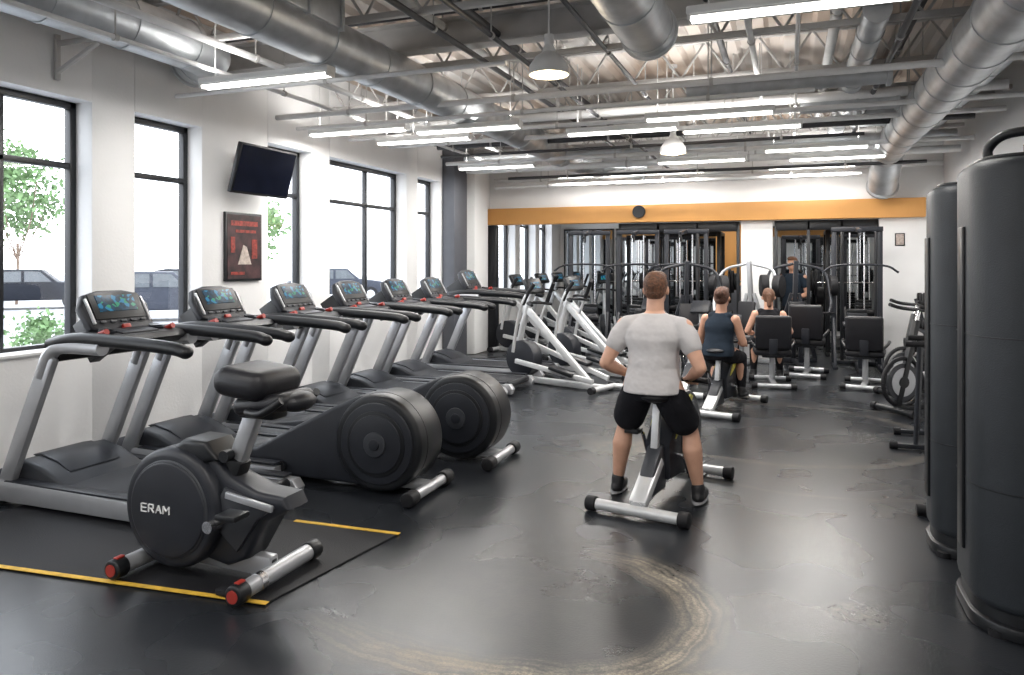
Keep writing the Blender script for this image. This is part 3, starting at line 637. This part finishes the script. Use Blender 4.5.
person('standing_person_in_dark_top',(.05,13.35,0),2.6,
  dict(hip_z=.92,torso=.50,lean=.0,shoulder=(.19,.0,1.34),elbow=(.26,.0,1.06),wrist=(.20,.20,1.02),
       hip=(.09,.0,.90),knee=(.10,.02,.50),ankle=(.11,.0,.10)),
  'skin2','navy','blk_cloth','hair','short',vox=.010,sleeve=True,legs_skin=False,build=.98)
# ---------------------------------------------------------------- elliptical
def elliptical():
    b=MB()
    b.beam((0,-.75,.05),(0,.75,.05),.09,.07,'lsteel',up=(0,0,1))
    for yy in (-.75,.72):
        b.cyl((-.28,yy,.05),(.28,yy,.05),.035,'lsteel')
        for s in (-1,1): b.cyl((s*.25,yy,.05),(s*.32,yy,.05),.043,'rubber')
    b.prism([(.50+.24*math.cos(a),.32+.24*math.sin(a)) for a in [2*math.pi*j/30 for j in range(30)]],-.10,.10,'dgrey',bev=.02,axis='x')
    b.sweep([(0,.62,.10),(0,.56,.6),(0,.40,1.10),(0,.34,1.22)],.045,'lsteel')
    b.box((0,.34,1.28),(.34,.07,.22),'black',rot=(math.radians(-30),0,0),bev=.03); b.box((0,.305,1.295),(.18,.012,.09),'screen',rot=(math.radians(-30),0,0),bev=0)
    for s in (-1,1):
        b.sweep([(s*.24,.50,.42),(s*.25,.42,.80),(s*.27,.30,1.10),(s*.22,.18,1.30)],.022,'lsteel'); b.sweep([(s*.262,.32,1.05),(s*.25,.25,1.19),(s*.215,.17,1.32)],.028,'rubber')
        b.beam((s*.18,-.70,.14),(s*.18,.50,.40+.1*s),.06,.05,'lsteel',up=(1,0,0)); b.box((s*.18,-.25,.28+.05*s),(.15,.36,.05),'black',rot=(math.radians(12),0,0),bev=.015)
    b.sweep([(-.22,.2,1.04),(-.1,.36,1.06),(.1,.36,1.06),(.22,.2,1.04)],.02,'black')
    b.beam((0,-.55,.08),(0,.50,1.02),.09,.07,'lsteel',up=(1,0,0),bev=.02)
    return b.mesh('elliptical_trainer')
el=elliptical()
for (x,y,r) in [(-2.85,9.15,1.25),(-2.65,10.3,1.2),(-2.9,11.3,1.2),(-4.25,13.7,1.2),(-3.3,13.95,.3),(-4.25,14.8,1.2),(-4.2,12.2,1.3),(-4.25,16.2,1.2)]:
    inst(el,'elliptical_trainer',(x,y,0),rz=r)
# ---------------------------------------------------------------- cable machine, rack
def cable():
    b=MB(); 
    for s in (-1,1):
        b.beam((s*.32,0,.0),(s*.32,0,2.12),.07,.05,'dgrey'); b.beam((s*.32,-.45,.03),(s*.32,.3,.03),.07,.05,'dgrey',up=(0,0,1)); b.beam((s*.32,-.42,.05),(s*.32,0,.75),.04,.04,'dgrey')
        b.cyl((s*.10,0,.1),(s*.10,0,2.05),.012,'chrome',seg=8)
    b.beam((-.36,0,2.1),(.36,0,2.1),.08,.07,'dgrey',up=(0,0,1)); b.beam((-.32,.28,.03),(.32,.28,.03),.06,.05,'dgrey',up=(0,0,1))
    for j in range(14): b.box((0,0,.14+.055*j),(.28,.13,.046),'black' if j%2 else 'mgrey',bev=.006)
    b.beam((0,0,2.1),(0,-.55,2.05),.06,.05,'dgrey',up=(1,0,0)); b.cyl((-.02,-.52,1.98),(.02,-.52,1.98),.06,'black'); b.cyl((0,-.58,1.98),(0,-.58,1.55),.005,'chrome',seg=6)
    b.sweep([(-.5,-.58,1.45),(-.3,-.58,1.55),(.3,-.58,1.55),(.5,-.58,1.45)],.016,'dgrey'); 
    b.box((0,-.60,.48),(.30,.36,.08),'pad',bev=.03); b.beam((0,-.60,.0),(0,-.60,.45),.06,.06,'dgrey'); b.beam((0,-.8,.03),(0,.2,.03),.06,.06,'dgrey',up=(0,0,1)); b.cyl((-.22,-.42,.66),(.22,-.42,.66),.06,'pad')
    return b.mesh('cable_machine')
def rack():
    b=MB()
    for sx in (-.55,.55):
        for sy in (-.4,.4):
            b.beam((sx,sy,0),(sx,sy,2.15),.07,.07,'black')
            for j in range(12): b.cyl((sx-.038,sy,.4+.13*j),(sx+.038,sy,.4+.13*j),.012,'mgrey',seg=8)
        b.beam((sx,-.5,.03),(sx,.5,.03),.07,.06,'black',up=(0,0,1)); b.beam((sx,-.4,2.12),(sx,.4,2.12),.07,.06,'black',up=(0,0,1))
    for sy in (-.4,.4): b.beam((-.55,sy,2.12),(.55,sy,2.12),.06,.06,'black',up=(0,0,1))
    b.beam((-.55,.4,.05),(.55,.4,.05),.06,.06,'black',up=(0,0,1))
    b.cyl((-1.0,-.47,1.25),(1.0,-.47,1.25),.014,'chrome',seg=10)
    for s in (-1,1):
        for j,r in enumerate((.225,.20,.15)): b.cyl((s*(.72+.05*j),-.47,1.25),(s*(.76+.05*j),-.47,1.25),r,'rubber',seg=32,bev=.006)
        b.box((s*.55,-.46,1.22),(.05,.10,.10),'mgrey')
        b.cyl((s*.60,.1,.5),(s*.75,.1,.5),.2,'rubber',seg=28); b.cyl((s*.60,.1,1.0),(s*.72,.1,1.0),.16,'rubber',seg=28)
    return b.mesh('squat_rack')
def press(fr,name):
    b=MB()
    b.beam((0,-.6,.04),(0,.7,.04),.08,.07,fr,up=(0,0,1)); b.beam((-.4,.6,.04),(.4,.6,.04),.08,.07,fr,up=(0,0,1)); b.beam((-.3,-.55,.04),(.3,-.55,.04),.08,.07,fr,up=(0,0,1))
    b.beam((0,.6,.05),(0,.35,1.9),.09,.07,fr,up=(1,0,0)); b.box((0,-.05,.48),(.34,.4,.08),'pad',bev=.03); b.box((0,.22,.85),(.30,.08,.62),'pad',rot=(math.radians(-8),0,0),bev=.03); b.beam((0,0,.05),(0,0,.45),.07,.06,fr)
    for s in (-1,1):
        b.sweep([(s*.05,.36,1.85),(s*.45,.30,1.7),(s*.50,.05,1.2),(s*.42,-.15,.98)],.026,fr); b.cyl((s*.30,-.15,.98),(s*.50,-.15,.98),.02,'rubber')
        b.cyl((s*.50,.22,1.45),(s*.62,.22,1.45),.2,'rubber',seg=30,bev=.01); b.beam((s*.38,.6,.05),(s*.06,.42,1.3),.06,.05,fr)
    return b.mesh(name)
cm,rk,pm,pk=cable(),rack(),press('steel','chest_press_machine'),press('dgrey','chest_press_machine')
for (x,y,r) in [(-3.25,12.45,.1),(-2.4,12.4,.05),(-1.6,12.4,-.05),(.95,12.4,0),(-2.1,15.6,0),(.2,15.9,0),(1.3,15.5,0),(-3.2,15.9,0),(-2.75,14.9,.2)]: inst(cm,'cable_machine',(x,y,0),rz=r)
for (x,y,r) in [(-1.75,14.2,0),(1.15,14.1,0)]: inst(rk,'squat_rack',(x,y,0),rz=r)
for (m_,x,y,r) in [(pk,-1.35,11.0,.3),(pm,-.70,11.9,-.3),(pk,.15,12.15,.2)]: inst(m_,'chest_press_machine',(x,y,0),rz=r,scale=(.9,.9,.85))
inst(ub,'upright_bike',(-1.2,8.85,0),rz=-.2); inst(ub,'upright_bike',(-1.8,9.1,0),rz=-.1)
def dbrack():
    b=MB(); 
    for yy in (-.85,.85):
        b.beam((.15,yy,0),(-.10,yy,1.05),.06,.06,'dgrey',up=(0,1,0)); b.beam((-.30,yy,.03),(.25,yy,.03),.06,.05,'dgrey',up=(0,0,1))
    for lv,(xx,zz) in enumerate(((-.16,.32),(-.06,.66),(.02,1.0))):
        b.box((xx,0,zz),(.24,1.8,.03),'dgrey',rot=(0,math.radians(-15),0)) 
        for j in range(7):
            yy=-.75+.25*j; r=.045+.006*(j%5)
            b.cyl((xx-.09,yy,zz+.08),(xx+.09,yy,zz+.08),.014,'chrome',seg=8)
            for s in (-1,1): b.cyl((xx+s*.06,yy,zz+.08),(xx+s*.12,yy,zz+.08),r+.01,'rubber',seg=12,bev=.008)
    return b.mesh('dumbbell_rack')
db=dbrack(); inst(db,'dumbbell_rack',(1.88,11.75,0))
def spin():
    b=MB()
    for yy in (-.45,.5):
        b.cyl((-.26,yy,.045),(.26,yy,.045),.033,'black'); 
        for s in (-1,1): b.cyl((s*.23,yy,.045),(s*.29,yy,.045),.043,'rubber')
    b.beam((0,-.45,.06),(0,.5,.06),.06,.05,'black',up=(0,0,1))
    cy,cz,R=.38,.33,.25
    b.sweep([(0,cy+R*math.cos(a),cz+R*math.sin(a)) for a in [2*math.pi*j/20 for j in range(21)]],.022,'rubber',n=2)
    b.cyl((-.012,cy,cz),(.012,cy,cz),.20,'mgrey',seg=36); b.cyl((-.02,cy,cz),(.02,cy,cz),.15,'steel',seg=36); b.cyl((-.03,cy,cz),(.03,cy,cz),.06,'black',seg=20)
    b.beam((0,-.40,.06),(0,.20,.62),.06,.06,'black',up=(1,0,0)); b.beam((0,.45,.08),(0,.20,.98),.06,.06,'black',up=(1,0,0)); b.beam((0,-.05,.25),(0,-.20,.88),.05,.05,'black',up=(1,0,0))
    b.ell((0,-.24,.92),(.11,.12,.04),'pad'); b.ell((0,-.12,.92),(.05,.14,.035),'pad')
    b.cyl((0,.20,.98),(0,.17,1.08),.022,'chrome'); b.sweep([(-.20,.36,1.14),(-.22,.20,1.10),(0,.16,1.09),(.22,.20,1.10),(.20,.36,1.14)],.02,'rubber')
    b.cyl((-.10,.0,.32),(.10,.0,.32),.10,'mgrey',seg=28); b.beam((.11,0,.32),(.11,.12,.20),.02,.03,'chrome'); b.box((.17,.13,.19),(.1,.1,.03),'black'); b.beam((-.11,0,.32),(-.11,-.12,.44),.02,.03,'chrome'); b.box((-.17,-.13,.45),(.1,.1,.03),'black')
    return b.mesh('spin_bike')
sb=spin()
for (x,y,r) in [(1.42,9.0,2.2),(1.55,10.05,2.2)]: inst(sb,'spin_bike',(x,y,0),rz=r)
def tree():
    b=MB(); b.box((0,0,.03),(.5,.5,.05),'dgrey',bev=.01); b.beam((0,0,.05),(0,0,1.25),.07,.07,'dgrey')
    for s in (-1,1):
        for j,z in enumerate((.3,.65,1.0)):
            b.cyl((0,0,z),(s*.25,0,z),.02,'chrome'); r=.19-.04*j
            b.cyl((s*.06,0,z),(s*.15,0,z),r,'rubber',seg=30,bev=.01)
    b.cyl((.2,-.2,.05),(.1,-.05,1.9),.014,'chrome',seg=8); b.cyl((-.2,-.2,.05),(-.05,-.05,1.9),.014,'chrome',seg=8)
    return b.mesh('weight_plate_tree')
wt=tree(); inst(wt,'weight_plate_tree',(1.5,6.2,0),rz=1.2)
# ---------------------------------------------------------------- shrouded weight towers
def tower(w,d,h,name,loc,bev,loop=0):
    b=MB()
    def rr(w,d,r,n=7):
        P=[]
        for cx,cy,a0 in ((w/2-r,d/2-r,0),(-w/2+r,d/2-r,90),(-w/2+r,-d/2+r,180),(w/2-r,-d/2+r,270)):
            for j in range(n+1):
                a=math.radians(a0+90*j/n); P.append((cx+r*math.cos(a),cy+r*math.sin(a)))
        return P
    b.prism(rr(w,d,bev),.10,h,'tower',bev=.05,axis='z',seg=5)
    b.prism(rr(w+.012,d+.012,bev+.005),0,.06,'black',bev=.012,axis='z'); b.prism(rr(w-.03,d-.03,bev),.05,.12,'black',bev=0,axis='z')
    for q in (.30,.62): b.prism(rr(w+.004,d+.004,bev),h*q,h*q+.006,'black',bev=0,axis='z')
    b.prism(rr(w-.09,d-.09,bev*.8),h,h+.015,'black',bev=.005,axis='z')
    b.box((-w/2-.004,0,h*.5),(.02,.10,h*.72),'black',bev=.008)
    b.box((0,-d/2-.002,h*.5),(.012,.012,h*.8),'black',bev=.003)
    if loop:
        b.sweep([(-w*.34,.05,h+.01),(-w*.34,.05,h+.08),(-w*.24,.0,h+.135),(w*.05,-.05,h+.135),(w*.18,-.05,h+.08),(w*.18,-.05,h+.01)],.022,'black')
        b.cyl((-w*.1,.0,h),(-w*.1,.0,h+.08),.05,'mgrey')
    else: b.cyl((0,0,h),(0,0,h+.05),.05,'black'); b.cyl((0,0,h+.03),(-.02,-.1,h+.09),.018,'chrome')
    for s in (-1,1):
        for q in (-1,1): b.cyl((s*w*.38,q*d*.38,0),(s*w*.38,q*d*.38,.03),.04,'rubber')
    b.obj(name,loc)
tower(.72,.65,2.05,'weight_stack_tower',(1.11,3.95,0),.22,1)
tower(.44,.45,2.02,'weight_stack_tower',(.955,4.76,0),.16)
def stand():
    b=MB(); b.beam((-.18,0,.03),(.18,0,.03),.05,.04,'dgrey',up=(0,0,1)); b.cyl((-.2,0,.03),(-.14,0,.03),.035,'rubber'); b.cyl((0,0,.04),(.03,0,.9),.02,'dgrey'); b.cyl((-.08,0,.9),(.12,0,.9),.025,'rubber'); return b.mesh('cable_attachment_stand')
sdm=stand()
for (x,y) in [(.95,5.3),(1.0,7.1),(1.1,7.7)]: inst(sdm,'cable_attachment_stand',(x,y,0))
# ---------------------------------------------------------------- exterior
b=MB(); b.box((-50,20,-.25),(88.8,120,.1),'asph',bev=0); b.obj('ground_exterior')
def car(k,name,loc,rz):
    b=MB(); pr=[(-2.2,.35),(-2.25,.75),(-2.1,.95),(-1.7,1.02),(-1.3,1.45),(-.9,1.52),(.4,1.50),(.9,1.05),(1.9,.92),(2.2,.75),(2.2,.35)]
    b.prism(pr,-.88,.88,k,bev=.08,seg=3); 
    b.prism([(-1.45,1.05),(-1.15,1.42),(-.25,1.45),(-.25,1.05)],-.9,.9,'glassd',bev=0); b.prism([(-.15,1.05),(-.15,1.45),(.35,1.43),(.72,1.05)],-.9,.9,'glassd',bev=0)
    for x in (-1.35,1.4):
        for s in (-1,1): b.cyl((x,s*.72,.34),(x,s*.93,.34),.34,'rubber',seg=24); b.cyl((x,s*.92,.34),(x,s*.94,.34),.2,'steel',seg=16)
    b.box((-2.24,.6,.8),(.04,.3,.12),'red'); b.box((-2.24,-.6,.8),(.04,.3,.12),'red'); b.obj(name,loc,rz)
# cars side-on to the windows (length roughly across the view)
car('carp','parked_car',(-27.4,20.2,-.2),.85); car('carp2','parked_car',(-18.3,17.6,-.2),.80); car('carp','parked_car',(-23.5,24.2,-.2),.8); car('carp3','parked_car',(-34.5,21.5,-.2),.85); car('carp2','parked_car',(-19.5,29,-.2),.7)
def foliage(name,loc,n,R,zr,trunk,ls=.10,per=70):
    b=MB(); 
    if trunk:
        b.sweep([(0,0,0),(.08,0,1.2),(0,.05,2.6)],.06,'bark')
        for j in range(6):
            a=j*1.05; b.sweep([(0,.03,1.9),(.5*R*math.cos(a),.5*R*math.sin(a),zr[0]+.3),(.7*R*math.cos(a),.7*R*math.sin(a),zr[0]*.4+zr[1]*.6)],.025,'bark',n=3,seg=6)
    t=bmesh.new()
    for i in range(n):
        a=random.random()*6.28; zz=random.random(); rad=R*math.sin(math.pi*(.15+.75*zz))*random.random()**.5; c=V(rad*math.cos(a),rad*math.sin(a),zr[0]+(zr[1]-zr[0])*zz); q=.22*R
        for j in range(per):
            p=c+V(random.gauss(0,q),random.gauss(0,q),random.gauss(0,q*.8)); u=V(random.gauss(0,1),random.gauss(0,1),random.gauss(0,1)).normalized(); w=u.orthogonal().normalized()
            s=ls*random.uniform(.6,1.3)
            t.faces.new([t.verts.new(x) for x in (p-u*s,p+w*s*.5,p+u*s,p-w*s*.5)])
    b.add(t,'leaf'); b.obj(name,loc)
foliage('tree',(-30.6,21.9,-.2),30,1.7,(3.2,6.4),True,.14); foliage('tree',(-34,40,-.2),30,2.2,(2.5,6),True,.2)
foliage('shrub',(-11.2,8.6,-.2),20,.6,(.15,.85),False,.05); foliage('shrub',(-13.4,11.8,-.2),16,.6,(.15,.7),False,.05)
# ---------------------------------------------------------------- world + portals
w=bpy.data.worlds.new('World'); scene.world=w; w.use_nodes=True; nt=w.node_tree
bg=nt.nodes['Background']; bg.inputs[1].default_value=5.2
tc=nt.nodes.new('ShaderNodeTexCoord'); sp_=nt.nodes.new('ShaderNodeSeparateXYZ'); cr=nt.nodes.new('ShaderNodeValToRGB')
nt.links.new(tc.outputs['Generated'],sp_.inputs[0]); nt.links.new(sp_.outputs[2],cr.inputs[0]); nt.links.new(cr.outputs[0],bg.inputs[0])
cr.color_ramp.elements[0].color=(.93,.96,1,1); cr.color_ramp.elements[1].color=(.80,.89,1,1)
for (a,c) in ops:
    L=bpy.data.lights.new('window_portal','AREA'); L.shape='RECTANGLE'; L.size=ZT-ZS; L.size_y=c-a; L.cycles.is_portal=True
    o=bpy.data.objects.new('window_portal',L); o.location=(XL-.32,(a+c)/2,(ZS+ZT)/2); o.rotation_euler=(0,math.radians(-90),0); COL.objects.link(o)
# ---------------------------------------------------------------- camera
cam=bpy.data.cameras.new('camera'); co=bpy.data.objects.new('camera',cam); COL.objects.link(co)
cam.sensor_width=36; cam.lens=36*740/1024; cam.shift_y=-75.5/1024
co.location=(0,0,1.6); co.rotation_euler=(math.radians(90),0,math.radians(20.6)); scene.camera=co
cam.clip_start=.05; cam.clip_end=300
scene.view_settings.view_transform='Standard'; scene.view_settings.exposure=0.12
